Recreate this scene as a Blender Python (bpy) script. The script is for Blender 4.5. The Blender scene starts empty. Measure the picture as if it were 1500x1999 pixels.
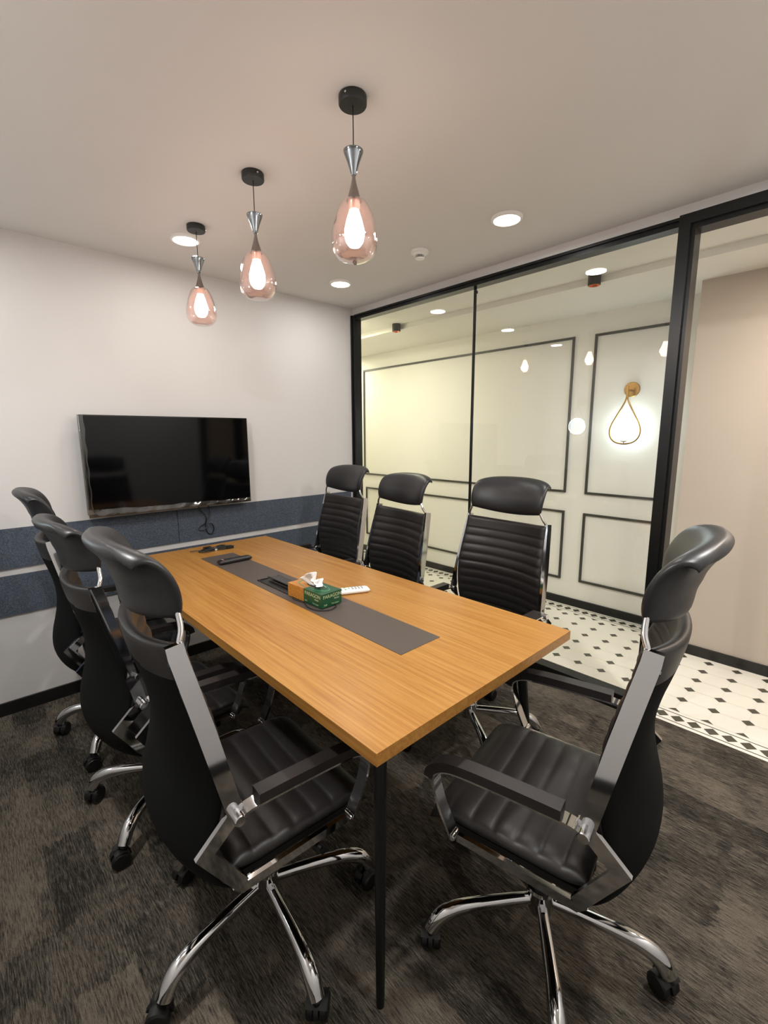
import bpy, bmesh, math, random
from mathutils import Vector, Matrix
random.seed(7)
sc = bpy.context.scene
C = sc.collection
PI = math.pi

# ------------------------------------------------------------------ camera
F_PX, YAW, PITCH, ROLL = 898.2, 43.11, -9.547, -0.226
cam_d = bpy.data.cameras.new('camera')
cam = bpy.data.objects.new('camera', cam_d); C.objects.link(cam); sc.camera = cam
cam_d.sensor_fit = 'HORIZONTAL'; cam_d.sensor_width = 36; cam_d.lens = F_PX/1500*36
cam_d.clip_start = .02; cam_d.clip_end = 60
y_, p_, r_ = map(math.radians, (YAW, PITCH, ROLL))
fw = Vector((math.sin(y_)*math.cos(p_), math.cos(y_)*math.cos(p_), math.sin(p_)))
rt = Vector((math.cos(y_), -math.sin(y_), 0)); up = rt.cross(fw)
rt2 = rt*math.cos(r_) + up*math.sin(r_); up2 = -rt*math.sin(r_) + up*math.cos(r_)
cam.matrix_world = Matrix(((rt2.x, up2.x, -fw.x, -2.3375), (rt2.y, up2.y, -fw.y, -2.8415), (rt2.z, up2.z, -fw.z, 1.3803), (0, 0, 0, 1)))

# ------------------------------------------------------------------ world, exposure
w = bpy.data.worlds.new('world'); sc.world = w; w.use_nodes = True
w.node_tree.nodes['Background'].inputs[0].default_value = (.9, .93, 1, 1)
w.node_tree.nodes['Background'].inputs[1].default_value = .15
sc.view_settings.view_transform = 'Standard'; sc.view_settings.look = 'None'
sc.view_settings.gamma = 1; sc.view_settings.use_curve_mapping = False
sc.view_settings.exposure = 0.36
sc.cycles.use_denoising = True
sc.cycles.max_bounces = 10; sc.cycles.transparent_max_bounces = 24
sc.cycles.sample_clamp_indirect = 6

DOWN_W = 5.2          # ceiling panels in the room
CORR_W = 13.0
PEND_W = 6
SCONCE_W = 7

# ------------------------------------------------------------------ dimensions (metres)
H = 2.31              # room ceiling
XL, YR = -2.79, -3.30 # left wall, rear wall
D, D2 = 1.222, .947   # corridor far wall, its forward section
HC1, HC2, XB = 2.287, 2.25, .545
YC0, YC1 = -4.0, 2.6  # corridor ends
POST = -2.168

# ------------------------------------------------------------------ materials
def lin(c):
    return tuple(((v/255)/12.92 if v/255 <= .04045 else ((v/255+.055)/1.055)**2.4) for v in c) + (1,)
def mat(name, rgb, rough=.6, metal=0, spec=.5, coat=0, emit=None, es=0):
    m = bpy.data.materials.new(name); m.use_nodes = True
    b = m.node_tree.nodes['Principled BSDF']
    b.inputs['Base Color'].default_value = lin(rgb)
    b.inputs['Roughness'].default_value = rough; b.inputs['Metallic'].default_value = metal
    b.inputs['Specular IOR Level'].default_value = spec; b.inputs['Coat Weight'].default_value = coat
    if emit: b.inputs['Emission Color'].default_value = lin(emit); b.inputs['Emission Strength'].default_value = es
    return m
class NT:
    def __init__(s, m): s.t = m.node_tree; s.n = s.t.nodes; s.b = s.n['Principled BSDF']
    def new(s, k, **kw):
        n = s.n.new('ShaderNode'+k)
        for a, v in kw.items(): setattr(n, a, v)
        return n
    def l(s, a, b): s.t.links.new(a, b)
    def coords(s, scale=(1, 1, 1), rot=(0, 0, 0), kind='Object'):
        tc = s.new('TexCoord'); mp = s.new('Mapping'); s.l(tc.outputs[kind], mp.inputs[0])
        mp.inputs['Scale'].default_value = scale; mp.inputs['Rotation'].default_value = rot
        return mp.outputs[0]
    def noise(s, vec, scale, detail=3, rough=.55):
        n = s.new('TexNoise'); s.l(vec, n.inputs['Vector'])
        n.inputs['Scale'].default_value = scale; n.inputs['Detail'].default_value = detail; n.inputs['Roughness'].default_value = rough
        return n.outputs['Fac']
    def ramp(s, fac, stops, interp='LINEAR'):
        r = s.new('ValToRGB'); s.l(fac, r.inputs[0]); e = r.color_ramp.elements; r.color_ramp.interpolation = interp
        e[0].position, e[0].color = stops[0][0], stops[0][1]; e[1].position, e[1].color = stops[-1][0], stops[-1][1]
        for p, c in stops[1:-1]:
            k = e.new(p); k.color = c
        return r.outputs[0]
    def mix(s, a, b, fac, mode='MIX'):
        m = s.new('Mix', data_type='RGBA', blend_type=mode)
        for sock, v in ((m.inputs[0], fac), (m.inputs[6], a), (m.inputs[7], b)):
            if hasattr(v, 'is_linked'): s.l(v, sock)
            else: sock.default_value = v
        return m.outputs[2]
    def bump(s, h, strength=.3, dist=.002):
        b = s.new('Bump'); s.l(h, b.inputs['Height']); b.inputs['Strength'].default_value = strength; b.inputs['Distance'].default_value = dist
        s.l(b.outputs[0], s.b.inputs['Normal'])

def wall_mat(name, rgb):
    m = mat(name, rgb, .75, spec=.3); t = NT(m); v = t.coords()
    n = t.noise(v, 1.3, 2)
    c = t.mix(lin(rgb), lin([x*.965 for x in rgb]), n); t.l(c, t.b.inputs['Base Color'])
    t.bump(t.noise(v, 160, 2), .06, .001)
    return m
M = {}
M['wall'] = wall_mat('wall paint', (208, 205, 203))
M['ceil'] = wall_mat('ceiling paint', (222, 219, 215))
M['corr'] = wall_mat('corridor paint', (238, 235, 226))
M['corr_pink'] = wall_mat('corridor warm paint', (192, 180, 167))
M['corr_ceil'] = wall_mat('corridor ceiling paint', (238, 235, 226))
M['black_base'] = mat('black skirting', (22, 22, 21), .35)
M['mould'] = mat('dark moulding', (62, 62, 55), .45)
M['frame'] = mat('black aluminium frame', (15, 16, 16), .32, spec=.35)
M['chrome'] = mat('chrome', (215, 216, 218), .06, 1)
M['satin'] = mat('satin grey metal', (140, 130, 125), .38, .85)
M['brass'] = mat('brass', (176, 138, 72), .25, 1)
M['copper'] = mat('copper', (222, 120, 80), .25, 1)
M['black_plastic'] = mat('black plastic', (16, 16, 16), .42)
M['arm_pad'] = mat('soft arm pad', (34, 29, 28), .45)
M['black_metal'] = mat('black powder coat', (14, 15, 15), .38)
M['canopy'] = mat('matt black metal', (30, 32, 31), .45)
M['white_plastic'] = mat('white plastic', (235, 234, 230), .35)
M['screen'] = mat('black screen', (4, 4, 5), .07, spec=.28)
M['mat_grey'] = mat('dark grey inlay', (78, 69, 64), .48, spec=.35)
M['tile_white'] = mat('white floor tile', (228, 224, 214), .22, spec=.5)
M['tile_dark'] = mat('charcoal tile inlay', (74, 72, 62), .25, spec=.5)
M['tile_grout'] = mat('tile joint', (205, 200, 186), .5)
M['tissue'] = mat('white tissue', (245, 242, 240), .9)
M['green'] = mat('green card', (20, 74, 44), .3)
M['print_pale'] = mat('pale print', (176, 190, 150), .4)
M['lcd'] = mat('grey display', (120, 124, 122), .2)
M['green_key'] = mat('green key', (110, 165, 90), .4)
M['grey_key'] = mat('grey key', (150, 150, 152), .4)
M['red_key'] = mat('red key', (170, 30, 30), .4)
M['film'] = mat('film', (225, 225, 210), .12)
M['panel_glow'] = mat('lit panel', (255, 250, 240), .5, emit=(255, 244, 228), es=9)
M['bulb_glow'] = mat('lit bulb', (255, 250, 245), .5, emit=(255, 236, 222), es=26)
M['globe_glow'] = mat('lit opal globe', (245, 252, 255), .4, emit=(225, 246, 255), es=7)
M['spot_glow'] = mat('lit spotlight lens', (255, 150, 110), .4, emit=(255, 120, 70), es=1.2)

# leather
def leather(name, rgb, rough):
    m = mat(name, rgb, rough, spec=.45); t = NT(m); v = t.coords()
    t.bump(t.noise(v, 420, 3), .16, .0008)
    return m
M['leather'] = leather('black leather', (31, 28, 27), .42)
M['headleather'] = leather('black head leather', (29, 29, 31), .38)
M['mesh'] = mat('black back cloth', (7, 8, 8), .85, spec=.15)

# oak laminate, grain along y
m = mat('oak laminate', (206, 146, 82), .33, spec=.42); t = NT(m)
v = t.coords((1, 1, 1))
va = t.coords((48, 1.0, 48)); vb = t.coords((230, 3.0, 230)); vc = t.coords((7, .8, 7))
base = t.ramp(t.noise(va, 2.2, 4, .6), [(.32, lin((152, 102, 45))), (.5, lin((166, 118, 57))), (.7, lin((177, 131, 69)))])
fine = t.ramp(t.noise(vb, 2.0, 3, .6), [(.36, (.72, .68, .62, 1)), (.56, (1, 1, 1, 1))])
big = t.ramp(t.noise(vc, 1.2, 2), [(.35, (.94, .92, .88, 1)), (.65, (1, 1, 1, 1))])
c = t.mix(base, fine, .55, 'MULTIPLY'); c = t.mix(c, big, 1, 'MULTIPLY'); t.l(c, t.b.inputs['Base Color'])
t.bump(t.noise(vb, 2, 2), .08, .0006)
M['oak'] = m

# felt strips
m = mat('blue grey felt', (70, 80, 92), .95, spec=.1); t = NT(m); v = t.coords()
c = t.mix(t.ramp(t.noise(v, 190, 3, .7), [(.35, lin((60, 68, 80))), (.65, lin((94, 101, 111)))]), t.ramp(t.noise(v, 60, 3, .7), [(.35, (.90, .90, .90, 1)), (.65, (1, 1, 1, 1))]), 1, 'MULTIPLY')
t.l(c, t.b.inputs['Base Color']); t.bump(t.noise(v, 300, 2), .3, .001)
M['felt'] = m

# carpet: loop pile with streaks along y, patchy tiles
m = mat('carpet', (60, 55, 48), .97, spec=.08); t = NT(m)
vs = t.coords((185, 12, 1)); vs2 = t.coords((420, 34, 1)); vp = t.coords((1, 1, 1))
streak = t.noise(vs, 1.6, 5, .72)
streak2 = t.noise(vs2, 1.3, 3, .7)
vblk = t.coords((6.5, 3.2, 1)); patch = t.noise(vblk, 1.5, 2, .5)
def mth(op, a, b):
    n = t.new('Math', operation=op)
    for s_, x in zip(n.inputs, (a, b)):
        if hasattr(x, 'is_linked'): t.l(x, s_)
        else: s_.default_value = x
    return n.outputs[0]
def block(sx, sy, off):
    jit = t.noise(t.coords((60, 9, 1)), 1.0, 2, .6)
    sp = t.new('SeparateXYZ'); t.l(t.coords((1, 1, 1)), sp.inputs[0])
    j = mth('MULTIPLY', mth('SUBTRACT', jit, .5), .09)
    row = mth('FLOOR', mth('MULTIPLY', mth('ADD', sp.outputs[0], mth('MULTIPLY', j, .25)), sx), 0)
    shf = t.new('TexWhiteNoise', noise_dimensions='1D'); t.l(mth('ADD', row, off), shf.inputs['W'])
    colm = mth('FLOOR', mth('ADD', mth('MULTIPLY', mth('ADD', sp.outputs[1], j), sy), mth('MULTIPLY', shf.outputs[0], 5)), 0)
    w2 = t.new('TexWhiteNoise', noise_dimensions='2D'); cb_ = t.new('CombineXYZ'); t.l(row, cb_.inputs[0]); t.l(mth('ADD', colm, off), cb_.inputs[1]); t.l(cb_.outputs[0], w2.inputs['Vector'])
    return w2.outputs[0]
blocks = mth('ADD', mth('MULTIPLY', block(7.5, 3.4, 3.7), .6), mth('MULTIPLY', block(13, 5.2, 11.3), .4))
val = mth('ADD', mth('MULTIPLY', streak, .85), mth('MULTIPLY', streak2, .45))
val = mth('ADD', val, mth('MULTIPLY', patch, .18))
val = mth('ADD', val, mth('MULTIPLY', blocks, .20))
col = t.ramp(val, [(.68, lin((36, 35, 32))), (.76, lin((54, 51, 46))), (.85, lin((84, 78, 70))), (.98, lin((114, 105, 93)))])
pile = t.noise(vp, 330, 2, .6)
col = t.mix(col, t.ramp(pile, [(.3, (.62, .62, .62, 1)), (.62, (1.0, 1.0, 1.0, 1))]), .75, 'MULTIPLY')
t.l(col, t.b.inputs['Base Color']); t.bump(pile, .7, .004)
M['carpet'] = m

# leopard-dot print on the box
m = mat('gold print', (180, 125, 50), .35); t = NT(m); vo = t.new('TexVoronoi'); t.l(t.coords(), vo.inputs['Vector']); vo.inputs['Scale'].default_value = 210
t.l(t.ramp(vo.outputs['Distance'], [(.25, lin((110, 52, 12))), (.45, lin((196, 138, 58))), (.8, lin((170, 104, 40)))]), t.b.inputs['Base Color'])
M['gold_print'] = m

def clear_mat(name, tint, f_boost=1.0, rough=0, alpha=0, milky=0):
    m = bpy.data.materials.new(name); m.use_nodes = True; n = m.node_tree.nodes; l = m.node_tree.links
    n.clear(); o = n.new('ShaderNodeOutputMaterial'); tr = n.new('ShaderNodeBsdfTransparent'); gl = n.new('ShaderNodeBsdfGlossy')
    tr.inputs[0].default_value = tint; gl.inputs['Roughness'].default_value = rough
    fr = n.new('ShaderNodeFresnel'); fr.inputs[0].default_value = 1.5
    mu = n.new('ShaderNodeMath'); mu.operation = 'MULTIPLY_ADD'; mu.inputs[1].default_value = f_boost; mu.inputs[2].default_value = alpha; l.new(fr.outputs[0], mu.inputs[0])
    ge = n.new('ShaderNodeNewGeometry'); sb = n.new('ShaderNodeMath'); sb.operation = 'SUBTRACT'; sb.inputs[0].default_value = 1; l.new(ge.outputs['Backfacing'], sb.inputs[1])
    m2 = n.new('ShaderNodeMath'); m2.operation = 'MULTIPLY'; m2.use_clamp = True; l.new(mu.outputs[0], m2.inputs[0]); l.new(sb.outputs[0], m2.inputs[1]); mu = m2
    base = tr
    if milky:
        tl = n.new('ShaderNodeBsdfTranslucent'); tl.inputs[0].default_value = (.98, .74, .68, 1); base = n.new('ShaderNodeMixShader'); base.inputs[0].default_value = milky; l.new(tr.outputs[0], base.inputs[1]); l.new(tl.outputs[0], base.inputs[2])
    mx = n.new('ShaderNodeMixShader'); l.new(mu.outputs[0], mx.inputs[0]); l.new(base.outputs[0], mx.inputs[1]); l.new(gl.outputs[0], mx.inputs[2]); l.new(mx.outputs[0], o.inputs[0])
    return m
M['glass'] = clear_mat('window glass', (.985, .99, .98, 1), 1.5)
M['wrap'] = clear_mat('clear wrap', (.93, .93, .88, 1), 1.4, .10, .03)
M['smoke'] = clear_mat('smoked rose glass', (.95, .875, .855, 1), 2.4, .02, .03, .022)

# ------------------------------------------------------------------ mesh helpers
def link(name, bm, m, parent=None, smooth=False, loc=None, bevel=0, seg=2):
    if bevel:
        bmesh.ops.bevel(bm, geom=[e for e in bm.edges if len(e.link_faces) == 2 and e.calc_face_angle(0) > .5], offset=bevel, segments=seg, affect='EDGES', profile=.5)
    bmesh.ops.recalc_face_normals(bm, faces=bm.faces)
    me = bpy.data.meshes.new(name); bm.to_mesh(me); bm.free()
    for k in (m if isinstance(m, (list, tuple)) else [m]): me.materials.append(k)
    if smooth:
        me.polygons.foreach_set('use_smooth', [True]*len(me.polygons))
        if smooth != 'all': me.set_sharp_from_angle(angle=math.radians(38))
    o = bpy.data.objects.new(name, me); C.objects.link(o)
    if parent: o.parent = parent
    if loc: o.location = loc
    return o
def box(bm, x0, x1, y0, y1, z0, z1, mi=0):
    vs = [bm.verts.new((x, y, z)) for x in (x0, x1) for y in (y0, y1) for z in (z0, z1)]
    for f in ((0, 1, 3, 2), (4, 6, 7, 5), (0, 4, 5, 1), (2, 3, 7, 6), (0, 2, 6, 4), (1, 5, 7, 3)):
        bm.faces.new([vs[i] for i in f]).material_index = mi
    return vs
def bx(*a, mi=0):
    bm = bmesh.new(); box(bm, *a, mi=mi); return bm
def lathe(bm, prof, c=(0, 0, 0), n=40, axis='z', caps=True, fn=None):
    rings = []
    for r, z in prof:
        ring = []
        for i in range(n):
            a = 2*PI*i/n; rr = r if fn is None else r*fn(a, z)
            p = (rr*math.cos(a), rr*math.sin(a), z)
            if axis == 'x': p = (z, p[0], p[1])
            elif axis == 'y': p = (p[0], z, p[1])
            ring.append(bm.verts.new((p[0]+c[0], p[1]+c[1], p[2]+c[2])))
        rings.append(ring)
    for a, b in zip(rings, rings[1:]):
        for i in range(n):
            j = (i+1) % n; bm.faces.new((a[i], a[j], b[j], b[i]))
    if caps:
        if prof[0][0] > 1e-4: bm.faces.new(rings[0][::-1])
        if prof[-1][0] > 1e-4: bm.faces.new(rings[-1])
    return rings
def smooth_path(pts, n=8, closed=False):
    P = [Vector(p) for p in pts]; out = []
    N = len(P); rng = range(N if closed else N-1)
    for i in rng:
        if closed: a, b, c, d = P[(i-1) % N], P[i], P[(i+1) % N], P[(i+2) % N]
        else: a, b, c, d = P[max(i-1, 0)], P[i], P[i+1], P[min(i+2, N-1)]
        for k in range(n):
            s = k/n
            out.append(.5*((2*b)+(c-a)*s+(2*a-5*b+4*c-d)*s*s+(3*b-a-3*c+d)*s**3))
    if not closed: out.append(P[-1])
    return out
def tube(bm, pts, r, n=8, closed=False, ex=1.0, caps=True):
    """sweep a circle (radius r or list) along pts; ex scales the vertical axis"""
    P = [Vector(p) for p in pts]; N = len(P); rings = []
    u = None
    for i, p in enumerate(P):
        a = P[(i-1) % N] if (closed or i) else P[0]; b = P[(i+1) % N] if (closed or i < N-1) else P[-1]
        d = (b-a).normalized()
        if u is None:
            u = d.cross(Vector((0, 0, 1)))
            if u.length < .05: u = d.cross(Vector((1, 0, 0)))
        u = (u-d*u.dot(d)).normalized(); v = d.cross(u)
        rr = r[i] if isinstance(r, (list, tuple)) else r
        rings.append([bm.verts.new(p+u*rr*math.cos(2*PI*k/n)+v*rr*ex*math.sin(2*PI*k/n)) for k in range(n)])
    prs = list(zip(rings, rings[1:])) + ([(rings[-1], rings[0])] if closed else [])
    for a, b in prs:
        for k in range(n): bm.faces.new((a[k], a[(k+1) % n], b[(k+1) % n], b[k]))
    if not closed and caps: bm.faces.new(rings[0][::-1]); bm.faces.new(rings[-1])
def ribbon(bm, path, half, thick, xf=None, flat='side'):
    """strap through (x,y,z) points lying roughly in a y-z plane.
    flat='side': wide (2*half) in the y-z plane, thick in x;  flat='top': wide in x, thick in-plane"""
    P = [Vector(p) for p in path]; N = len(P); secs = []
    for i, p in enumerate(P):
        a = (P[i]-P[i-1]) if i else (P[1]-P[0]); b = (P[i+1]-P[i]) if i < N-1 else a
        a = Vector((0, a.y, a.z)).normalized(); b = Vector((0, b.y, b.z)).normalized()
        na = Vector((0, -a.z, a.y)); nb = Vector((0, -b.z, b.y)); n = (na+nb)
        n = n.normalized() if n.length > 1e-6 else na
        k = 1/max(.55, n.dot(na))
        h = half[i] if isinstance(half, (list, tuple)) else half
        if flat == 'side': du, dx = n*h*k, Vector((thick/2, 0, 0))
        else: du, dx = n*thick/2*k, Vector((h, 0, 0))
        secs.append([bm.verts.new(p+s*du+q*dx) for s, q in ((-1, -1), (1, -1), (1, 1), (-1, 1))])
    for a, b in zip(secs, secs[1:]):
        for k in range(4): bm.faces.new((a[k], a[(k+1) % 4], b[(k+1) % 4], b[k]))
    bm.faces.new(secs[0][::-1]); bm.faces.new(secs[-1])
def slab(bm, mid, thick, nu, nv, pu=6, pv=6, ribs=None, mi_back=0):
    """closed cushion: mid(u,v)->point, u,v in [-1,1]; thickness falls to the rim; ribs(u,v) is extra height on the + side"""
    def par(k, n): return math.sin((k/n*2-1)*PI/2*.985)/math.sin(PI/2*.985)
    G = [[None]*(nv+1) for _ in range(nu+1)]; top = [[None]*(nv+1) for _ in range(nu+1)]; bot = [[None]*(nv+1) for _ in range(nu+1)]
    us = [par(i, nu) for i in range(nu+1)]; vs = [(j/nv*2-1) for j in range(nv+1)] if ribs else [par(j, nv) for j in range(nv+1)]
    if ribs: vs = sorted(set([round(x, 5) for x in vs] + [-.995, -.98, .98, .995]))
    nv = len(vs)-1
    top = [[None]*(nv+1) for _ in range(nu+1)]; bot = [[None]*(nv+1) for _ in range(nu+1)]
    e = 1e-3
    for i, u in enumerate(us):
        for j, v in enumerate(vs):
            p = Vector(mid(u, v)); du = Vector(mid(u+e, v))-Vector(mid(u-e, v)); dv = Vector(mid(u, v+e))-Vector(mid(u, v-e))
            n = du.cross(dv).normalized()
            k = math.sqrt(max(0, 1-abs(u)**pu))*math.sqrt(max(0, 1-abs(v)**pv))
            rim = i in (0, nu) or j in (0, nv)
            T = thick(u, v) if callable(thick) else thick
            rb = ribs(u, v)*min(1, k*1.3) if ribs else 0
            top[i][j] = bm.verts.new(p+n*(T/2*k+rb))
            bot[i][j] = top[i][j] if rim else bm.verts.new(p-n*T/2*k)
            if rim: top[i][j].co = p
    for i in range(nu):
        for j in range(nv):
            q = (top[i][j], top[i+1][j], top[i+1][j+1], top[i][j+1]); bm.faces.new(q)
            q = (bot[i][j], bot[i][j+1], bot[i+1][j+1], bot[i+1][j])
            try: bm.faces.new(q).material_index = mi_back
            except ValueError: pass
def struct(name, bm, m, parent=None, **k):
    o = link(name, bm, m, parent, **k)
    if not parent: o['kind'] = 'structure'
    return o
def tag(o, label, cat, group=None, kind=None):
    o['label'] = label; o['category'] = cat
    if group: o['group'] = group
    if kind: o['kind'] = kind
    return o
def thing(name, label, cat, loc=(0, 0, 0), rz=0, group=None):
    o = bpy.data.objects.new(name, None); C.objects.link(o); o.location = loc; o.rotation_euler = (0, 0, rz); o.empty_display_size = .1
    return tag(o, label, cat, group)
def dup(root):
    r = root.copy(); C.objects.link(r)
    for ch in list(root.children):
        c = ch.copy(); C.objects.link(c); c.parent = r
        for g in list(ch.children):
            d = g.copy(); C.objects.link(d); d.parent = c
    return r
def lamp(name, kind, loc, watts, color, size=.1, parent=None, rot=None, shape='DISK', spread=PI):
    d = bpy.data.lights.new(name, kind); d.energy = watts; d.color = color
    if kind == 'AREA': d.shape = shape; d.size = size; d.spread = spread
    else: d.shadow_soft_size = size
    o = bpy.data.objects.new(name, d); C.objects.link(o); o.location = loc
    if rot: o.rotation_euler = rot
    if parent: o.parent = parent
    return o

# ================================================================== SETTING
struct('floor', bx(XL, .052, YR, 0, -.05, 0), M['carpet'])
struct('ceiling', bx(XL-.1, 0.06, YR-.1, 0.1, H, H+.08), M['ceil'])
struct('wall_back', bx(XL-.1, .06, 0, .1, 0, H), M['wall'])
struct('wall_left', bx(XL-.1, XL, YR-.1, 0, 0, H), M['wall'])
struct('wall_rear', bx(XL, .06, YR-.1, YR, 0, H), M['wall'])
struct('wall_right', bx(.0, .06, -3.13, 0, 2.262, H), M['wall'])           # strip over the glazing
struct('wall_front', bx(.0, .06, YR, -3.17, 0, H), M['wall'])              # stub beyond the doorway
struct('baseboard_back', bx(XL, -.045, -.012, 0, 0, .066), M['black_base'], bevel=.002)
struct('baseboard_left', bx(XL, XL+.012, YR, -.012, 0, .066), M['black_base'])
struct('baseboard_rear', bx(XL+.012, -.0, YR, YR+.012, 0, .066), M['black_base'])

# corridor floor: white tile with dark dots, borders along both walls
bm = bmesh.new()
box(bm, .052, D, YC0, YC1, -.05, 0, 0)
zt = .0006
def quad(pts, mi, z=zt):
    bm.faces.new([bm.verts.new((x, y, z)) for x, y in pts]).material_index = mi
P_, X0_, Y0_, R_ = .1387, .1845, -2.2885, .0275
ymin, ymax = -3.5, 1.6
xs = [X0_+P_*k for k in range(7)]
k0 = int(math.floor((ymin-Y0_)/P_)); k1 = int((ymax-Y0_)/P_)
for i, x in enumerate(xs):
    for k in range(k0, k1):
        y = Y0_+P_*k
        if i == 0: quad([(x, y-R_), (x+R_, y), (x, y+R_)], 1)
        else: quad([(x-R_, y), (x, y-R_), (x+R_, y), (x, y+R_)], 1)
        quad([(x-.0007, y+R_), (x+.0007, y+R_), (x+.0007, y+P_-R_), (x-.0007, y+P_-R_)], 2)
        if i < len(xs)-1: quad([(x+R_, y-.0007), (x+P_-R_, y-.0007), (x+P_-R_, y+.0007), (x+R_, y+.0007)], 2)
for k in range(k0, k1):
    y = Y0_+P_*(k+.5); x = 1.068
    quad([(x, y-R_), (x, y+R_), (x-R_, y)], 1)
for xc in (.117, 1.140):
    for k in range(int((ymax-ymin)/.0693)):
        y = ymin+.0693*k; quad([(xc-.031, y), (xc, y-.031), (xc+.031, y), (xc, y+.031)], 1)
    for xl in (xc-.041, xc+.041):
        quad([(xl-.0028, ymin), (xl+.0028, ymin), (xl+.0028, ymax), (xl-.0028, ymax)], 1)
o = struct('floor', bm, [M['tile_white'], M['tile_dark'], M['tile_grout']])

struct('wall_corridor', bx(D, D+.1, -2.03, YC1, 0, 2.4), M['corr'])
struct('wall_corridor', bx(D2, D+.1, YC0, -2.03, 0, 2.4), M['corr_pink'])
struct('wall_corridor', bx(.0, D+.1, YC1, YC1+.1, 0, 2.4), M['corr'])
struct('wall_corridor', bx(.0, D2, YC0-.1, YC0, 0, 2.4), M['corr_pink'])
struct('wall_corridor', bx(.0, .06, .1, YC1, 0, 2.4), M['corr'])
struct('wall_corridor', bx(.0, .06, YC0, YR-.1, 0, 2.4), M['corr_pink'])
struct('ceiling', bx(.06, XB, YC0, YC1, HC1, HC1+.1), M['corr_ceil'])
struct('ceiling', bx(XB, D, YC0, YC1, HC2, HC2+.14), M['corr_ceil'])
struct('baseboard_corridor', bx(D-.014, D, -2.016, YC1, 0, .062), M['black_base'], bevel=.002)
struct('baseboard_corridor', bx(D2-.014, D2, YC0, -2.03, 0, .062), M['black_base'], bevel=.002)

# moulding frames on the corridor wall
def moulding(n, y0, y1, z0, z1, w=.017, d=.012):
    bm = bmesh.new(); x0, x1 = D-d, D
    for (a, b, c_, e_) in ((y0, y1, z1-w, z1), (y0, y1, z0, z0+w), (y0, y0+w, z0+w, z1-w), (y1-w, y1, z0+w, z1-w)):
        box(bm, x0, x1, a, b, c_, e_)
    struct('trim_%d' % n, bm, M['mould'], bevel=.003)
moulding(1, -1.170, 1.290, .920, 2.104)
moulding(2, -1.170, 1.262, .207, .772)
moulding(3, -1.865, -1.322, .920, 2.100)
moulding(4, -1.865, -1.322, .212, .770)

# ---- glazing: frame, two panes, doorway
def win(n, y0, y1):
    pane = struct('window_%d' % n, bx(.018, .028, y0, y1, .08, 2.232), M['glass'])
win(1, -1.107, -.03); win(2, POST+.0, -1.117)
def railbox(name, parts, bevel=.003):
    bm = bmesh.new()
    for p in parts: box(bm, *p)
    return struct(name, bm, M['frame'], bevel=bevel)
railbox('trim_5', [(-.012, .05, -.045, 0, 0, 2.262), (-.02, -.012, -.016, -.002, 0, 2.262)])                      # left jamb
railbox('trim_6', [(-.006, .05, POST, -.045, 2.227, 2.262), (-.018, -.006, POST, -.045, 2.250, 2.262), (-.013, -.006, POST, -.045, 2.227, 2.234)])
railbox('trim_7', [(-.006, .05, POST, -.045, 0, .087), (-.018, -.006, POST, -.045, 0, .022), (-.022, -.006, POST, -.045, .07, .087)])
railbox('trim_8', [(.015, .031, -1.117, -1.107, .087, 2.227)], bevel=.002)                                       # joint between panes
railbox('door_1', [(-.035, .055, POST-.042, POST, 0, 2.262), (-.02, .06, POST-.058, POST-.042, 0, 2.24),
                   (-.035, .055, -3.17, POST-.042, 2.222, 2.262), (-.02, .06, -3.15, POST-.058, 2.203, 2.222),
                   (-.035, .055, -3.17, -3.13, 0, 2.222)])
bm = bmesh.new(); box(bm, .01, .02, -1.132, -1.122, 2.19, 2.205); link('pane_clip', bm, M['black_plastic'], bpy.data.objects['window_2'])

# ---- acoustic felt strips
def felt(x0, x1, z0, z1, label):
    tag(link('acoustic_panel', bx(x0, x1, -.012, 0, z0, z1), M['felt'], bevel=.0015), label, 'wall panel', 'felt panels across the back wall')
felt(XL, -1.3865, .742, .938, 'long blue-grey felt panel of the upper wall strip, left of the seam under the television')
felt(-1.3835, -.046, .742, .938, 'long blue-grey felt panel of the upper strip, right of the seam behind the dangling cord')
felt(XL, -1.3865, .508, .706, 'blue-grey felt panel of the lower wall strip, at left behind the row of chair backs')
felt(-1.3835, -.046, .508, .706, 'blue-grey felt panel of the lower wall strip, seen past the far edge of the table')

# ================================================================== LIGHTS
def downlight(x, y, z, label, watts, color=(.98, .965, .94), cat='ceiling light', group='round ceiling lights', r=.068):
    t = thing('ceiling_light', label, cat, (x, y, z), 0, group)
    bm = bmesh.new(); lathe(bm, [(r, 0), (r, -.009), (r-.004, -.012), (r-.011, -.012), (r-.013, -.006), (r-.013, 0)], caps=False); link('rim', bm, M['white_plastic'], t, smooth=True)
    bm = bmesh.new(); lathe(bm, [(r-.012, -.002), (r-.013, -.0085), (.0001, -.0095)], caps=False); link('light_panel', bm, M['panel_glow'], t, smooth=True)
    lamp('panel_lamp', 'AREA', (0, 0, -.016), watts, color, 2*(r-.014), t)
    return t
downlight(-1.394, -.447, H, 'round white ceiling light partly behind the farthest pendant lamp', DOWN_W*.42)
downlight(-.446, -.434, H, 'small-looking round ceiling light in the far corner near the glass wall and back wall', DOWN_W*.5)
downlight(-.447, -1.613, H, 'large-looking round ceiling light nearest the glass wall, right of the nearest pendant', DOWN_W)
downlight(-2.40, -.40, H, 'round ceiling light off to the left, seen as a reflection in the glass wall', DOWN_W*.35)
downlight(-2.40, -1.60, H, 'round ceiling light above the left row of chairs, out of the picture', DOWN_W*3.6)
downlight(-.447, -2.79, H, 'round ceiling light beside the doorway, out of the picture', DOWN_W*3.2)
downlight(-1.394, -2.79, H, 'unseen round ceiling light added overhead near the rear wall to brighten the back wall', DOWN_W*2.2)  # extra unseen lamp, added to even out light low on the back wall
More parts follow.
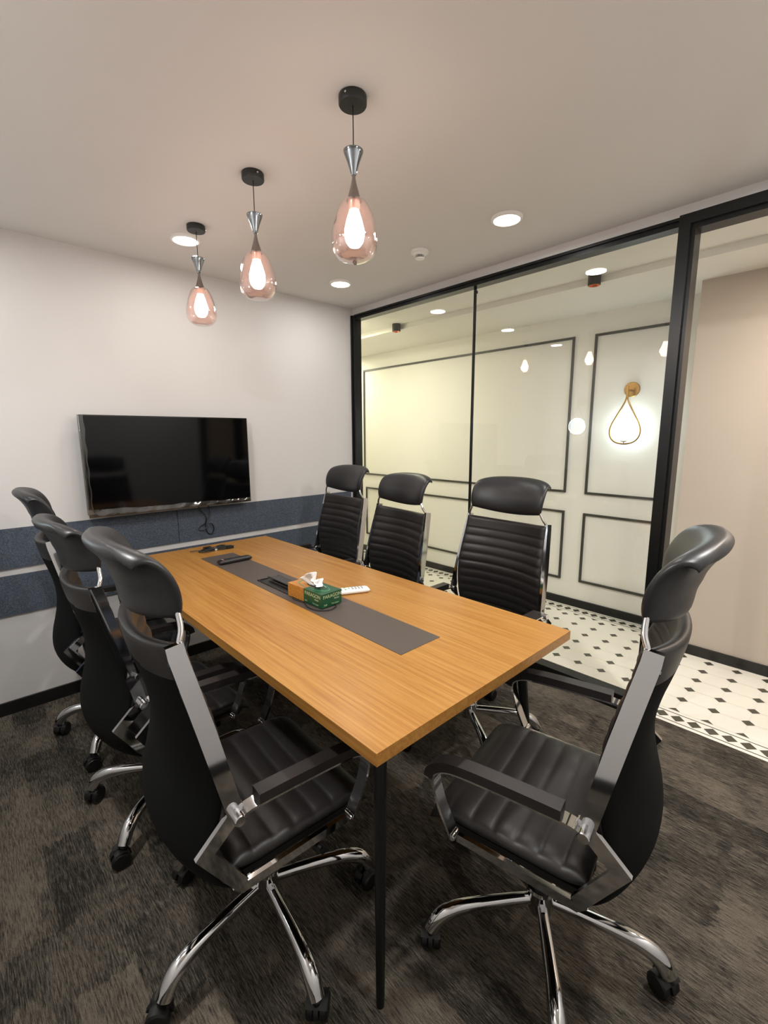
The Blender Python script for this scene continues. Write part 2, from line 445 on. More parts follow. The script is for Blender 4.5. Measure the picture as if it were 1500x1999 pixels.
downlight(.88, 1.55, HC2, 'round corridor ceiling light beyond the back wall, out of the picture', CORR_W*.62, (1, .97, .74), group='corridor ceiling lights')
downlight(.30, .45, HC1, 'round corridor ceiling light just past the far end of the glass wall', CORR_W*.7, (1, .97, .76), group='corridor ceiling lights')
downlight(.55, -2.95, HC2, 'round corridor ceiling light outside the doorway, out of the picture', CORR_W*1.0, (1, .88, .76), group='corridor ceiling lights')

def spot(x, y, label):
    t = thing('ceiling_spotlight', label, 'spotlight', (x, y, HC1), 0, 'black spotlights on the corridor ceiling')
    bm = bmesh.new(); lathe(bm, [(.034, 0), (.035, -.002), (.035, -.058), (.033, -.060), (.031, -.058), (.031, -.045)], caps=False); link('housing', bm, M['canopy'], t, smooth=True)
    bm = bmesh.new(); lathe(bm, [(.0315, -.061), (.027, -.0615), (.016, -.040), (.0001, -.040)], caps=False); link('reflector', bm, [M['copper']], t, smooth=True)
    bm = bmesh.new(); lathe(bm, [(.014, -.0405), (.014, -.046), (.0001, -.048)], caps=False); link('lens', bm, M['spot_glow'], t, smooth=True)
spot(.50, -1.60, 'black cylinder spotlight with copper rim, seen through the right glass pane')
spot(.50, .03, 'black cylinder spotlight with copper rim, seen through the left glass pane')

# pendants
def pendant(label):
    t = thing('pendant_lamp', label, 'pendant lamp', (0, 0, 0), 0, 'smoked glass pendant lamps over the table')
    bm = bmesh.new(); lathe(bm, [(.0385, 0), (.0395, -.002), (.0395, -.021), (.0375, -.024), (.0001, -.024)], caps=False, n=48)
    ca = link('canopy', bm, M['canopy'], t, smooth=True)
    bm = bmesh.new(); lathe(bm, [(.0028, .038), (.0028, .0425), (.0001, .043)], axis='y', n=10, caps=False); bmesh.ops.rotate(bm, verts=bm.verts, cent=(0, 0, 0), matrix=Matrix.Rotation(1.95, 3, 'Z')); bmesh.ops.translate(bm, verts=bm.verts, vec=(0, 0, -.012)); link('screw', bm, M['chrome'], ca, smooth=True)
    bm = bmesh.new(); tube(bm, [(0, 0, -.024), (.0006, 0, -.09), (0, 0, -.145)], .0016, 8); link('cord', bm, M['black_plastic'], t, smooth=True)
    bm = bmesh.new(); lathe(bm, [(.0001, -.134), (.025, -.134), (.0285, -.1365), (.0285, -.139), (.0245, -.149), (.0175, -.166), (.011, -.186), (.0075, -.198), (.006, -.200)], caps=False, n=48); link('metal_cone', bm, mat('dark chrome', (150, 156, 162), .08, 1), t, smooth=True)
    bm = bmesh.new(); lathe(bm, [(.005, -.198), (.0052, -.208), (.008, -.222), (.013, -.240), (.0185, -.258), (.0225, -.2665)], caps=False, n=48); link('shade_holder', bm, M['satin'], t, smooth=True)
    # glass: rippled teardrop shell
    prof = [(.021, -.262), (.034, -.269), (.045, -.285), (.055, -.310), (.0625, -.340), (.0655, -.365), (.065, -.385), (.060, -.402), (.050, -.416), (.036, -.4245), (.018, -.4275), (.0001, -.428)]
    pp = [(p.x, p.y) for p in smooth_path([(a, b, 0) for a, b in prof], 3)]
    def rip(a, z):
        k = min(1, max(0, (-.262-z)/.05)); d = -.262-z
        q = min(1, max(0, (d-.06)/.05))
        return 1+k*(.018*math.sin(5*a+d*26)+.012*math.sin(9*a-d*40+1)+.008*math.sin(3*a+d*70))+q*(.016*math.sin(12*a+d*50)+.010*math.sin(17*a-d*90))*(1 if d < .160 else .0)
    bm = bmesh.new()
    lathe(bm, [(max(r, .0001), z) for r, z in pp], caps=False, n=72, fn=rip)
    inner = [(max(r-.0035, .0001), z+(.0035 if r < .03 and z < -.4 else 0)) for r, z in pp]
    lathe(bm, inner, caps=False, n=72, fn=lambda a, z: rip(a+.15, z+.004))
    link('glass_shade', bm, M['smoke'], t, smooth='all')
    bm = bmesh.new(); lathe(bm, [(.0165, -.262), (.0165, -.285), (.0135, -.290)], caps=True, n=24); so = link('bulb_socket', bm, mat('pale rose socket', (232, 190, 172), .35, .6), t, smooth=True)
    bm = bmesh.new(); lathe(bm, [(.013, -.288), (.0155, -.296), (.022, -.315), (.0285, -.340), (.029, -.358), (.025, -.375), (.016, -.387), (.0001, -.391)], caps=False, n=28); link('bulb', bm, M['bulb_glow'], t, smooth='all')
    lamp('bulb_lamp', 'POINT', (0, 0, -.350), PEND_W, (1, .93, .87), .032, t)
    return t
p0 = pendant('nearest and highest-looking smoked glass pendant lamp, over the near half of the table')
p0.location = (-1.403, -1.722, H)
p1 = dup(p0); p1.location = (-1.424, -1.18, H); p1['label'] = 'middle one of the three smoked glass pendant lamps in the row'; p1.rotation_euler.z = 1.1
p2 = dup(p0); p2.location = (-1.411, -.62, H); p2['label'] = 'farthest smoked glass pendant lamp, nearest the television wall'; p2.rotation_euler.z = 2.3

# wall sconces (the second, opposite on the left wall, shows as a reflection in the glazing)
def sconce(label, loc, rz, watts):
    t = thing('wall_sconce', label, 'wall lamp', loc, rz, 'teardrop wall lamps')   # local +x points out of the wall
    bm = bmesh.new(); lathe(bm, [(.050, 0), (.052, .003), (.052, .012), (.049, .015), (.0001, .016)], axis='x', caps=False, n=40); link('wall_plate', bm, M['brass'], t, smooth=True)
    bm = bmesh.new(); tube(bm, smooth_path([(.012, 0, -.006), (.05, 0, -.008), (.088, 0, -.010)], 4), .006, 10); tube(bm, [(.088, 0, .018), (.088, 0, -.055)], .0085, 12); link('arm', bm, M['brass'], t, smooth=True)
    bm = bmesh.new()
    L = [(0, -.03), (.008, -.075), (.028, -.120), (.060, -.180), (.090, -.240), (.1015, -.290), (.090, -.335), (.055, -.366), (.0, -.377)]
    pts = [(.088, y, z) for y, z in L] + [(.088, -y, z) for y, z in L[-2:0:-1]]
    tube(bm, smooth_path(pts, 6, True), .0042, 8, True, 1.4); tube(bm, [(.088, 0, -.377), (.088, 0, -.362)], .004, 8)
    lathe(bm, [(.0001, -.364), (.018, -.362), (.026, -.357), (.026, -.355), (.0001, -.3555)], (.088, 0, 0), 24, caps=False)
    link('teardrop_hoop', bm, M['brass'], t, smooth=True)
    bm = bmesh.new(); bmesh.ops.create_uvsphere(bm, u_segments=32, v_segments=20, radius=.083, matrix=Matrix.Translation((.088, 0, -.272))); link('globe', bm, M['globe_glow'], t, smooth='all')
    lamp('globe_lamp', 'POINT', (.088, 0, -.272), watts, (.78, .95, 1), .086, t)
sconce('brass teardrop wall lamp with glowing white globe on the corridor wall', (D, -1.605, 1.686), PI, SCONCE_W*2.2)
sconce('brass teardrop wall lamp on the left wall, seen as a faint reflection in the glass', (XL, -.535, 1.735), 0, SCONCE_W*2.4)

# smoke detector
t = thing('smoke_detector', 'round white smoke detector on the ceiling between two round lights', 'smoke detector', (-.452, -1.105, H))
bm = bmesh.new(); lathe(bm, [(.046, 0), (.047, -.003), (.046, -.010), (.040, -.013), (.034, -.014)], caps=False, n=40); link('base', bm, M['white_plastic'], t, smooth=True)
bm = bmesh.new(); lathe(bm, [(.034, -.013), (.033, -.020), (.028, -.022), (.024, -.0225)], caps=False, n=40); lathe(bm, [(.024, -.034), (.023, -.038), (.014, -.042), (.0001, -.043)], caps=False, n=40)
for k in range(22):
    a = 2*PI*k/22; tube(bm, [(.0235*math.cos(a), .0235*math.sin(a), -.022), (.0235*math.cos(a), .0235*math.sin(a), -.035)], .0012, 5)
link('sensor_cage', bm, M['white_plastic'], t, smooth=True)
bm = bmesh.new(); lathe(bm, [(.018, -.020), (.018, -.036)], n=24); link('sensor_core', bm, mat('dark sensor', (70, 55, 60), .6), t, smooth=True)

# ================================================================== TELEVISION
t = thing('television', 'large black flat television still in clear film, on the back wall', 'television', (-1.395, 0, 1.22))
W2, zb, zt_ = .452, -.262, .266
bm = bmesh.new(); box(bm, -W2, W2, -.078, -.045, zb+.012, zt_); box(bm, -.30, .30, -.045, -.02, -.18, .15); box(bm, -.14, .14, -.02, -.0, -.10, .10)
link('housing', bm, M['black_plastic'], t, bevel=.003)
bm = bmesh.new()
for a in ((-W2, W2, zt_-.006, zt_), (-W2, W2, zb, zb+.016), (-W2, -W2+.006, zb+.016, zt_-.006), (W2-.006, W2, zb+.016, zt_-.006)): box(bm, a[0], a[1], -.084, -.076, a[2], a[3])
link('bezel', bm, mat('gloss black bezel', (20, 20, 18), .15), t, bevel=.0015)
link('screen', bx(-W2+.006, W2-.006, -.0815, -.077, zb+.016, zt_-.006), M['screen'], t)
bm = bmesh.new(); N = 60
rows = [(zb+.026, -.0855), (zb+.020, -.0875), (zb+.008, -.091), (zb-.004, -.090), (zb-.007, -.078)]
g = []
for i in range(N+1):
    x = -W2-.004+(2*W2+.008)*i/N; k = i/N
    wv = .0016*math.sin(k*13)+.0012*math.sin(k*37+1)
    g.append([bm.verts.new((x, y-.0015*math.sin(k*60+j), z+wv*(1.3 if j < 2 else .5)+(.016*(1-k)**2 if j == 0 else 0))) for j, (z, y) in enumerate(rows)])
for i in range(N):
    for j in range(4): bm.faces.new((g[i][j], g[i+1][j], g[i+1][j+1], g[i][j+1]))
g = []
for i in range(25):
    z = zb+(zt_-zb)*i/24; wv = .0025*math.sin(i*1.3)
    g.append([bm.verts.new((x, y, z)) for x, y in ((-W2+.020+wv, -.0855), (-W2+.006, -.087), (-W2-.005, -.086), (-W2-.005, -.050))])
for i in range(24):
    for j in range(3): bm.faces.new((g[i][j], g[i+1][j], g[i+1][j+1], g[i][j+1]))
link('protective_film', bm, M['wrap'], t, smooth='all')
bm = bmesh.new()
cp = [(-1.262, .965), (-1.255, .93), (-1.232, .90), (-1.218, .868), (-1.225, .84), (-1.252, .823), (-1.266, .806), (-1.245, .798), (-1.222, .812), (-1.200, .835), (-1.182, .828), (-1.172, .800), (-1.185, .768), (-1.208, .772), (-1.222, .800), (-1.224, .835), (-1.205, .870), (-1.195, .905), (-1.198, .965)]
tube(bm, smooth_path([(x, -.022-.006*math.sin(i*.9), z) for i, (x, z) in enumerate(cp)], 6), .0028, 8)
tag(link('power_cord', bm, M['black_plastic'], smooth=True), 'looped black cord dangling below the television in front of the felt', 'cord')

# ================================================================== TABLE
TX0, TX1, TY0, TY1, TZ = -1.784, -.933, -2.226, -.238, .75
t = thing('conference_table', 'long oak-topped conference table with dark grey centre inlay and black legs', 'table', ((TX0+TX1)/2, (TY0+TY1)/2, 0))
cx, cy = t.location.x, t.location.y
hx, hy = (TX1-TX0)/2, (TY1-TY0)/2
link('tabletop', bx(-hx, hx, -hy, hy, TZ-.030, TZ), M['oak'], t, bevel=.0012)
mx0, mx1, my0, my1 = -1.452-cx, -1.277-cx, -1.965-cy, -.505-cy
link('inlay', bx(mx0, mx1, my0, my1, TZ-.004, TZ+.0012), M['mat_grey'], t)
bm = bmesh.new()
for sx in (-1, 1): box(bm, sx*(hx-.13)-.02, sx*(hx-.13)+.02, -hy+.13, hy-.13, TZ-.075, TZ-.0305)
for sy in (-1, 1): box(bm, -hx+.15, hx-.15, sy*(hy-.13)-.02, sy*(hy-.13)+.02, TZ-.075, TZ-.0305)
link('apron', bm, M['black_metal'], t, bevel=.002)
for sx in (-1, 1):
    for sy in (-1, 1):
        bm = bmesh.new(); a = Vector((sx*(hx-.06), sy*(hy-.06), 0)); b = Vector((sx*(hx-.115), sy*(hy-.115), TZ-.0305))
        tube(bm, [a, a+(b-a)*.02, b], [.0095, .0105, .0175], 20)
        link('leg', bm, M['black_metal'], t, smooth=True)
# cable port in the inlay
port = bmesh.new()
px0, px1, py0, py1 = -1.418-cx, -1.312-cx, -1.345-cy, -1.045-cy
for a in ((px0, px1, py1-.006, py1), (px0, px1, py0, py0+.006), (px0, px0+.006, py0, py1), (px1-.006, px1, py0, py1)): box(port, a[0], a[1], a[2], a[3], TZ+.001, TZ+.0045)
box(port, px0+.006, px0+.040, py0+.006, py1-.006, TZ+.0012, TZ+.0018)
po = link('cable_port', port, M['black_metal'], t)
bm = bmesh.new(); vs = box(bm, px0+.040, px1-.010, py0+.03, py1-.02, TZ+.004, TZ+.008)
for v_ in vs:
    if v_.co.x < px0+.05: v_.co.z += .010
link('port_lid', bm, mat('dark grey flap', (52, 50, 50), .4), po, bevel=.0006)

# tissue box --------------------------------------------------------
def text_mesh(bm_name, s, size, m, parent, loc, rot, ext=.0002, sx=1.0):
    cu = bpy.data.curves.new(bm_name, 'FONT'); cu.body = s; cu.size = size; cu.extrude = ext; cu.align_x = 'LEFT'; cu.space_character = 1.0
    tmp = bpy.data.objects.new('tmp', cu); C.objects.link(tmp); bpy.context.view_layer.update()
    me = bpy.data.meshes.new_from_object(tmp.evaluated_get(bpy.context.evaluated_depsgraph_get()))
    bpy.data.objects.remove(tmp); me.materials.clear(); me.materials.append(m)
    o = bpy.data.objects.new(bm_name, me); C.objects.link(o); o.parent = parent; o.location = loc; o.rotation_euler = rot; o.scale = (sx, 1, 1)
    return o
tb = thing('tissue_box', 'green and gold tissue box with a white tissue standing out, on the inlay', 'tissue box', (-1.372, -1.413, TZ+.0048), math.radians(2.5))
bw, bl, bh = .047, .107, .052
bm = bmesh.new(); box(bm, -bw, bw, -bl, .006, 0, bh, 0); box(bm, -bw, bw, .006, bl, 0, bh, 1)
link('carton', bm, [M['green'], M['gold_print']], tb)
link('carton_stripe', bx(-bw-.0004, bw+.0004, .0035, .0065, .0004, bh+.0004), mat('tan stripe', (178, 130, 70), .4), tb)
bm = bmesh.new(); lathe(bm, [(1, 0), (1, .0006), (.0001, .0006)], (0, 0, bh), 40, caps=False); bmesh.ops.scale(bm, verts=bm.verts, vec=(.012, .040, 1)); link('opening', bm, mat('dark slot', (35, 30, 26), .8), tb)
bm = bmesh.new(); lathe(bm, [(1, 0), (1, .0007), (.93, .0007), (.93, 0)], (0, 0, bh), 40, caps=False); bmesh.ops.scale(bm, verts=bm.verts, vec=(.034, .088, 1)); link('top_print', bm, mat('teal print', (70, 130, 100), .4), tb)
for o_ in (text_mesh('lettering', 'PARAGON', .0185, M['print_pale'], tb, (-bw+.006, -bl-.0003, .0335), (PI/2, 0, 0), sx=.98),
           text_mesh('lettering', 'tissue', .0105, M['print_pale'], tb, (bw-.036, -bl-.0003, .0235), (PI/2, 0, 0)),
           text_mesh('lettering', 'Soft', .0095, M['print_pale'], tb, (-bw+.010, -bl-.0003, .006), (PI/2, 0, 0)),
           text_mesh('lettering', 'Two Layers', .0075, M['print_pale'], tb, (-bw+.045, -bl-.0003, .006), (PI/2, 0, 0)),
           text_mesh('lettering', 'PARAGON', .0200, M['print_pale'], tb, (-bw-.0003, -.004, .0325), (PI/2, 0, -PI/2), sx=1.0),
           text_mesh('lettering', 'tissue', .0105, M['print_pale'], tb, (-bw-.0003, -.064, .0225), (PI/2, 0, -PI/2)),
           text_mesh('lettering', 'Soft', .0095, M['print_pale'], tb, (-bw-.0003, -.004, .006), (PI/2, 0, -PI/2)),
           text_mesh('lettering', 'Two Layers', .0075, M['print_pale'], tb, (-bw-.0003, -.052, .006), (PI/2, 0, -PI/2))): pass
# crumpled tissue
bm = bmesh.new(); nU, nV = 26, 14; g = []
rnd = random.Random(5)
for i in range(nU+1):
    col_ = []
    for j in range(nV+1):
        u = i/nU*2-1; v_ = j/nV
        spread = .006+.020*v_**.8
        yy = u*(.022+.020*v_) - .004*v_
        xx = .012*math.sin(u*5.2+v_*1.5)*v_ + .006*math.sin(u*11+2)*v_
        hh = .040*v_*(1-.35*u*u) + .006*math.sin(u*4+.8)*v_ - (.030*max(0, v_-.55)*(u < -.1)*abs(u))
        xx += -.010*v_*v_ + .003*math.sin(u*23)*v_
        col_.append(bm.verts.new((xx, yy, bh-.004+hh+rnd.uniform(-.0006, .0006)*v_)))
    g.append(col_)
for i in range(nU):
    for j in range(nV): bm.faces.new((g[i][j], g[i+1][j], g[i+1][j+1], g[i][j+1]))
g2 = []
for i in range(nU+1):
    col_ = []
    for j in range(nV+1):
        u = i/nU*2-1; v_ = j/nV
        col_.append(bm.verts.new((.004+.010*math.sin(u*3.6+1)*v_+.012*v_, u*(.018+.016*v_)-.010*v_, bh-.004+.033*v_*(1-.5*u*u)-.012*v_**3)))
    g2.append(col_)
for i in range(nU):
    for j in range(nV): bm.faces.new((g2[i][j], g2[i+1][j], g2[i+1][j+1], g2[i][j+1]))
bmesh.ops.scale(bm, verts=bm.verts, vec=(1.5, 1.3, 1.28), space=Matrix.Translation((0, 0, -bh+.004)))
o_ = link('tissue', bm, M['tissue'], tb, smooth='all')
md = o_.modifiers.new('thickness', 'SOLIDIFY'); md.thickness = .0006

# cable under the box
bm = bmesh.new(); tube(bm, smooth_path([(-1.345, -1.50, .7545), (-1.36, -1.535, .7545), (-1.40, -1.548, .7545), (-1.434, -1.52, .7545), (-1.440, -1.47, .7545), (-1.425, -1.42, .7545), (-1.432, -1.36, .7545), (-1.415, -1.33, .757)], 6), .0018, 8)
tag(link('cable', bm, M['black_plastic'], smooth=True), 'thin black cable looping out from under the tissue box', 'cable')

# white remote: local x along its length
def remote(name, label, a, b, w, h, mcol):
    a, b = Vector(a), Vector(b); d = b-a; L = d.length
    t = thing(name, label, 'remote control', ((a.x+b.x)/2, (a.y+b.y)/2, a.z), math.atan2(d.y, d.x))
    bm = bmesh.new()
    slab(bm, lambda u, v: (u*L/2, v*w/2*(1-.06*u), h/2), h, 28, 12, 14, 5)
    link('body', bm, mcol, t, smooth='all')
    return t, L
wr, L = remote('air_conditioner_remote', 'white air conditioner remote lying beside the tissue box', (-1.318, -1.405, TZ+.0002), (-1.152, -1.482, TZ+.0002), .046, .020, M['white_plastic'])
link('display', bx(-.052, -.022, -.015, .015, .0185, .0205), M['lcd'], wr, bevel=.0008)
kk = [(-.008, .010, 'green_key'), (-.008, -.010, 'green_key'), (.008, .0, 'green_key')] + [(.022+.013*i, -.011+.011*j, 'grey_key') for i in range(4) for j in range(3)]
for x, y, mk in kk:
    bm = bmesh.new(); lathe(bm, [(.0042, .017), (.0042, .0209), (.0001, .0212)], (x, y, 0), 12, caps=False); link('button', bm, M[mk], wr, smooth=True)
br, L = remote('television_remote', 'black television remote lying across the far end of the grey inlay', (-1.437, -.690, TZ+.0016), (-1.268, -.690, TZ+.0016), .040, .022, mat('remote black', (24, 24, 26), .38))
for i in range(7):
    for j in range(3):
        bm = bmesh.new(); lathe(bm, [(.0040, .018), (.0040, .0225), (.0001, .0229)], (-.062+.0145*i, -.0105+.0105*j, 0), 10, caps=False)
        link('button', bm, M['red_key'] if (i, j) == (0, 0) else M['grey_key'] if i == 0 else mat('dark key', (52, 52, 56), .4) if (i, j) == (1, 0) else bpy.data.materials.get('dark key') or M['grey_key'], br, smooth=True)

# coiled cable bundle at the far end
cb = thing('cable_bundle', 'tied black cable bundle with plugs, at the far end of the table', 'cable', (-1.325, -.385, TZ))
bm = bmesh.new()
for k, (ax, ay, ph, sh) in enumerate(((.085, .026, 0, 0), (.075, .020, .5, .010), (.088, .014, 1.1, -.012), (.060, .024, 1.8, .004))):
    pts = []
    for i in range(14):
        a = 2*PI*i/14+ph
        pts.append((ax*math.cos(a)+.01*math.sin(2*a+k), ay*math.sin(a)*(abs(math.cos(a))*.8+.35)+sh, .004+.0045*k+.003*math.sin(3*a)))
    tube(bm, smooth_path(pts, 5, True), .0026, 8, True)
tube(bm, smooth_path([(.02, .01, .010), (.055, .03, .012), (.075, .045, .010), (.055, .06, .008), (.02, .050, .006), (-.005, .045, .008)], 5), .0026, 8)
tube(bm, smooth_path([(-.03, .0, .010), (-.08, .025, .008), (-.12, .045, .006)], 5), .0026, 8)
link('cord', bm, M['black_plastic'], cb, smooth=True)
bm = bmesh.new(); box(bm, -.045, -.005, .036, .056, .002, .016); link('plug', bm, M['black_plastic'], cb, bevel=.003)
bm = bmesh.new(); box(bm, .060, .098, -.026, -.008, .002, .015); link('plug', bm, M['black_plastic'], cb, bevel=.003)
link('plug_tip', bx(.098, .108, -.023, -.011, .004, .012), M['chrome'], cb)
bm = bmesh.new(); lathe(bm, [(.015, -.006), (.016, 0), (.015, .006)], (0, 0, .010), 20, axis='x', caps=False); bmesh.ops.scale(bm, verts=bm.verts, vec=(1, 1.1, .62)); link('tie', bm, mat('white tie', (215, 212, 205), .4), cb, smooth=True)

# ================================================================== CHAIRS  (local +y faces forward)
def chair():
    t = thing('office_chair', '', 'chair', (0, 0, 0), 0, 'black leather conference chairs around the table')
    parts = {}
    # --- seat
    SW, S0, S1 = .222, -.175, .200
    def seat_mid(u, v):
        y = S0+(S1-S0)*(v+1)/2
        dip = -.012*(1-u*u)*(1-.3*v)
        z = .442+dip-.030*max(0, (v-.62)/.38)**2+.012*max(0, (-v-.6)/.4)**2
        return (u*SW, y, z)
    def seat_rib(u, v):
        ph = ((v+1)/2*(S1-S0)/.053) % 1
        return .0050*(abs(math.sin(PI*ph))**.42)
    bm = bmesh.new(); slab(bm, seat_mid, .046, 20, 72, 9, 12, seat_rib)
    link('seat', bm, M['leather'], t, smooth='all')
    bm = bmesh.new(); box(bm, -.20, .20, -.15, .17, .392, .418); box(bm, -.215, .215, -.172, .172, .410, .426); o = link('seat_pan', bm, M['black_plastic'], t, bevel=.004)
    # --- backrest (one sling): edge profile and sag
    E = [(-.252, .985), (-.243, .94), (-.231, .89), (-.217, .84), (-.206, .79), (-.200, .74), (-.200, .69), (-.206, .64), (-.217, .59), (-.229, .54), (-.232, .49), (-.216, .445), (-.185, .415)]
    EP = smooth_path([(0, a, b) for a, b in E], 6); NE = len(EP)-1
    def eprof(v):
        s = (v+1)/2*NE; s = min(max(s, 0), NE-1e-6); i = int(s); f = s-i
        return EP[i].lerp(EP[i+1], f)
    def hw(z): return .213+.022*max(0, min(1, (.985-z)/.38))
    def back_mid(u, v):
        p = eprof(v); k = 1-abs(u)**2.2
        return (u*hw(p.z), p.y-.056*k+.017, p.z-.012*k*max(0, -v))
    def back_rib(u, v):
        L = (v+1)/2*.66
        if L < .070: return .006*min(1, L/.02)
        ph = ((L-.070)/.0455) % 1
        return .0065*(abs(math.sin(PI*ph))**.42)
    bm = bmesh.new(); slab(bm, back_mid, .022, 22, 110, 12, 40, back_rib, 1)
    # leather wraps over the top on to the back
    for f in bm.faces:
        if f.material_index == 1 and f.calc_center_median().z > .90: f.material_index = 0
    link('backrest', bm, [M['leather'], M['mesh']], t, smooth='all')
    # --- headrest
    HP = smooth_path([(0, -.228, 1.030), (0, -.226, 1.060), (0, -.232, 1.094), (0, -.249, 1.128), (0, -.277, 1.155), (0, -.312, 1.168)], 6); NH = len(HP)-1
    def hp(v):
        s = min(max((v+1)/2*NH, 0), NH-1e-6); i = int(s); return HP[i].lerp(HP[i+1], s-i)
    def head_mid(u, v):
        p = hp(v); k = 1-u*u; wdt = .182+.012*math.cos((v-.1)*1.2)
        cor = .030*max(0, v)**3*abs(u)**3
        return (u*wdt, p.y-.048*k*(1-.25*max(0, v))+cor*.3, p.z-.020*k*(1 if v < 0 else 1-v)-cor+.006*max(0, v)*k)
    bm = bmesh.new(); slab(bm, head_mid, lambda u, v: .046-.006*v, 26, 26, 5, 5)
    hd = link('headrest', bm, M['headleather'], t, smooth='all')
    for s in (-1, 1):
        bm = bmesh.new(); tube(bm, smooth_path([(s*.205, -.243, .972), (s*.207, -.240, .990), (s*.196, -.232, 1.012), (s*.180, -.232, 1.045), (s*.178, -.238, 1.075)], 5), .0058, 10); link('headrest_rod', bm, M['chrome'], hd, smooth=True)
    # --- side frames
    for s in (-1, 1):
        bm = bmesh.new()
        ribbon(bm, [(s*.212, -.252, .990), (s*.214, -.249, .968), (s*.232, -.211, .800), (s*.246, -.171, .612)], [.0165, .017, .018, .017], .013)
        ribbon(bm, [(s*.246, -.166, .628), (s*.247, -.176, .600), (s*.247, -.236, .545), (s*.245, -.163, .428)], [.014, .016, .015, .015], .011)
        ribbon(bm, [(s*.245, -.178, .437), (s*.245, -.160, .420), (s*.245, .110, .424)], [.010, .011, .010], .011)
        sf = link('side_frame', bm, M['chrome'], t, bevel=.0028, seg=2)
        sf.data.polygons.foreach_set('use_smooth', [True]*len(sf.data.polygons)); sf.data.set_sharp_from_angle(angle=math.radians(30))
        bm = bmesh.new(); lathe(bm, [(.0105, -.022), (.0125, -.020), (.0125, .020), (.0105, .022)], (s*.256, -.170, .607), 20, axis='x'); link('pivot', bm, M['chrome'], sf, smooth=True)
        bm = bmesh.new(); lathe(bm, [(.007, -.016), (.008, -.014), (.008, .014), (.007, .016)], (s*.250, .116, .432), 14, axis='x'); link('pivot', bm, M['chrome'], sf, smooth=True)
        # brace collar near the top of the rail
        bm = bmesh.new(); ribbon(bm, [(s*.2135, -.2485, .958), (s*.2137, -.2475, .955)], .0175, .0145); link('joint_line', bm, M['black_plastic'], sf)
        # arm strap (wide in x)
        ap = smooth_path([(s*.254, -.168, .604), (s*.254, -.130, .613), (s*.254, -.02, .611), (s*.254, .085, .607), (s*.254, .135, .600), (s*.254, .166, .572), (s*.253, .152, .505), (s*.250, .118, .430)], 5)
        bm = bmesh.new(); ribbon(bm, ap, .0165, .0065, flat='top')
        ar = link('armrest', bm, M['chrome'], t, bevel=.0018)
        ar.data.polygons.foreach_set('use_smooth', [True]*len(ar.data.polygons)); ar.data.set_sharp_from_angle(angle=math.radians(35))
        pp_ = smooth_path([(s*.254, -.125, .6275), (s*.254, -.02, .6255), (s*.254, .085, .621), (s*.254, .138, .612), (s*.254, .172, .590), (s*.254, .179, .568)], 5)
        hs = [.018]*len(pp_)
        bm = bmesh.new(); ribbon(bm, pp_, hs, .023, flat='top'); link('arm_pad', bm, M['arm_pad'], ar, bevel=.004, seg=3, smooth=True)
    # --- mechanism, column
    bm = bmesh.new(); box(bm, -.055, .055, -.105, .065, .345, .395); lathe(bm, [(.034, .30), (.042, .335), (.042, .35)], (0, -.015, 0), n=24); link('mechanism', bm, M['black_plastic'], t, bevel=.006, smooth=True)
    bm = bmesh.new(); tube(bm, [(.05, .01, .372), (.19, .03, .372), (.225, .035, .376)], .0055, 8); tube(bm, [(.205, .033, .374), (.25, .038, .378)], .009, 10); link('lever', bm, M['black_plastic'], t, smooth=True)
    bm = bmesh.new(); lathe(bm, [(.020, .12), (.020, .345)], n=24); lathe(bm, [(.0285, .135), (.0285, .26), (.024, .265)], n=24); link('gas_column', bm, M['black_plastic'], t, smooth=True)
    bm = bmesh.new(); lathe(bm, [(.0285, .166), (.038, .164), (.041, .156), (.038, .147), (.036, .100), (.030, .082), (.0001, .082)], caps=False, n=32); link('base_hub', bm, M['chrome'], t, smooth=True)
    for k in range(5):
        bm = bmesh.new()
        path = smooth_path([(.020, 0, .122), (.10, 0, .125), (.19, 0, .125), (.245, 0, .119), (.284, 0, .101), (.308, 0, .068)], 5)
        n_ = len(path); rr = [(.0140+.0062*min(1, i/(n_*.7))) for i in range(n_)]
        tube(bm, path, rr, 16, ex=1.05)
        lg = link('base_leg', bm, M['chrome'], t, smooth=True); lg.rotation_euler.z = 2*PI*k/5
        # caster
        bm = bmesh.new(); ca = (.306, 0)
        a0 = (1.3, 2.4, -.7, .5, 2.9)[k]
        for s in (-1, 1): lathe(bm, [(.0001, s*.006), (.024, s*.006), (.028, s*.009), (.028, s*.022), (.024, s*.026), (.0001, s*.027)], (0, 0, .028), 24, axis='y', caps=False)
        # hood
        hood = [(.033*math.cos(q), .028+.033*math.sin(q)) for q in [PI*(.02+.80*i/12) for i in range(13)]]
        for s in (-1, 1): pass
        secs = [[bm.verts.new((x, y, z)) for y in (-.0055, .0055)] for x, z in hood]; secs2 = [[bm.verts.new((x*.55, y, .026+(z-.026)*.55)) for y in (-.0055, .0055)] for x, z in hood]
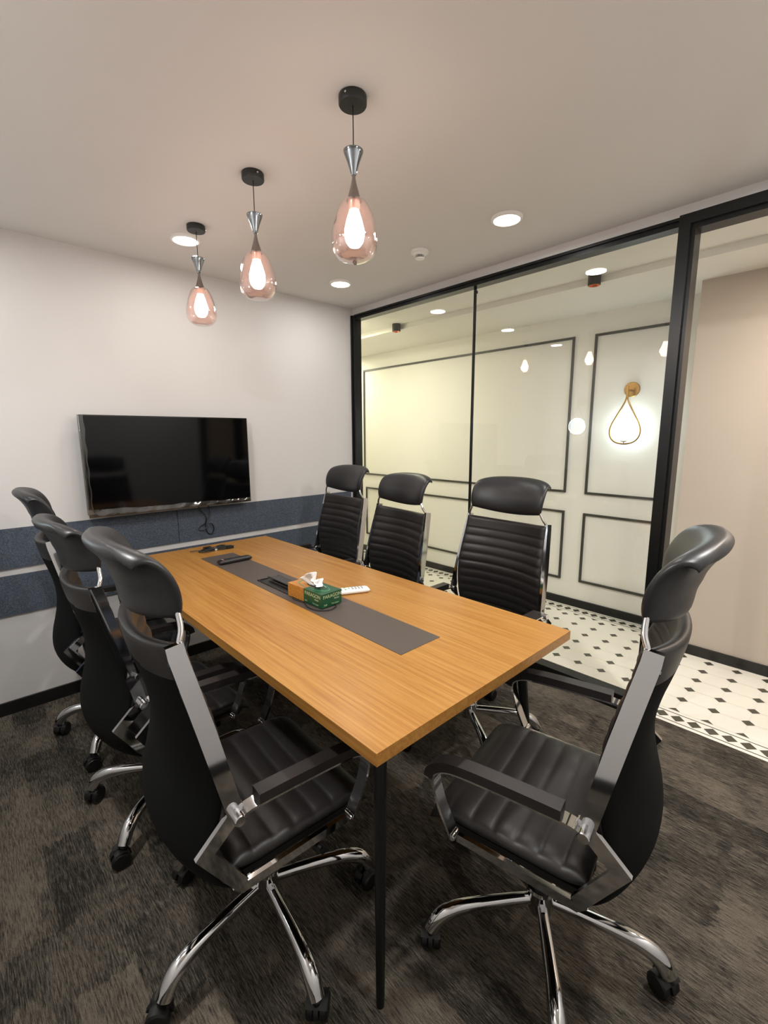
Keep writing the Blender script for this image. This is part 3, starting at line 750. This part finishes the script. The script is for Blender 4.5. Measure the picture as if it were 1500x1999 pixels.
        for i in range(12):
            bm.faces.new((secs[i][0], secs[i+1][0], secs[i+1][1], secs[i][1])); bm.faces.new((secs[i][0], secs2[i][0], secs2[i+1][0], secs[i+1][0])); bm.faces.new((secs[i][1], secs[i+1][1], secs2[i+1][1], secs2[i][1]))
        hw_ = []
        for i, (x, z) in enumerate(hood[3:11]):
            hw_.append([bm.verts.new((x*1.0, y, z)) for y in (-.026, .026)])
        for i in range(len(hw_)-1): bm.faces.new((hw_[i][0], hw_[i+1][0], hw_[i+1][1], hw_[i][1]))
        lathe(bm, [(.0105, .045), (.0105, .062), (.0075, .064), (.0075, .078)], (.012, 0, 0), 16)
        bmesh.ops.rotate(bm, verts=bm.verts, cent=(.012, 0, 0), matrix=Matrix.Rotation(a0, 3, 'Z'))
        bmesh.ops.translate(bm, verts=bm.verts, vec=(.308-.012, 0, 0))
        link('caster', bm, M['black_plastic'], lg, smooth=True)
    return t
GROUND = ('gas_column', 'base_hub', 'base_leg')
proto = chair()
SPOTS = [  # x, y, heading, height offset, base angle, label
    (-1.294, -2.323, 10.5, .005, 133.5, 'black high-back chair alone at the near short end of the table'),
    (-1.810, -1.779, -93.0, .002, 212.0, 'black high-back chair on the left side of the table, nearest the viewer'),
    (-1.828, -1.118, -89.0, -.043, 236.0, 'middle black high-back chair in the left row, between two others'),
    (-1.825, -.515, -95.0, -.008, 250.0, 'farthest black high-back chair in the left row, under the television edge'),
    (-.713, -1.673, 88.1, 0, 0.0, 'black ribbed high-back chair on the glass side, closest to the doorway'),
    (-.785, -1.035, 83.5, -.012, 40.0, 'middle black ribbed high-back chair of the three along the glass wall'),
    (-.745, -.490, 86.5, .006, 20.0, 'farthest black ribbed high-back chair by the glass, nearest the back wall')]
for i, (x, y, a, dz, ba, lab) in enumerate(SPOTS):
    o = proto if i == 0 else dup(proto)
    o.location = (x, y, 0); o.rotation_euler.z = math.radians(a); o['label'] = lab
    k = 0
    for ch in sorted(o.children, key=lambda c: c.name):
        if ch.name.startswith('base_leg'):
            ch.rotation_euler.z = math.radians(ba)+2*PI*k/5; k += 1
            ch.location = (0, -.025 if i == 0 else -.006, 0)
        elif ch.name.startswith(GROUND): ch.location = (0, -.025 if i == 0 else -.006, 0)
        else: ch.location.z = dz
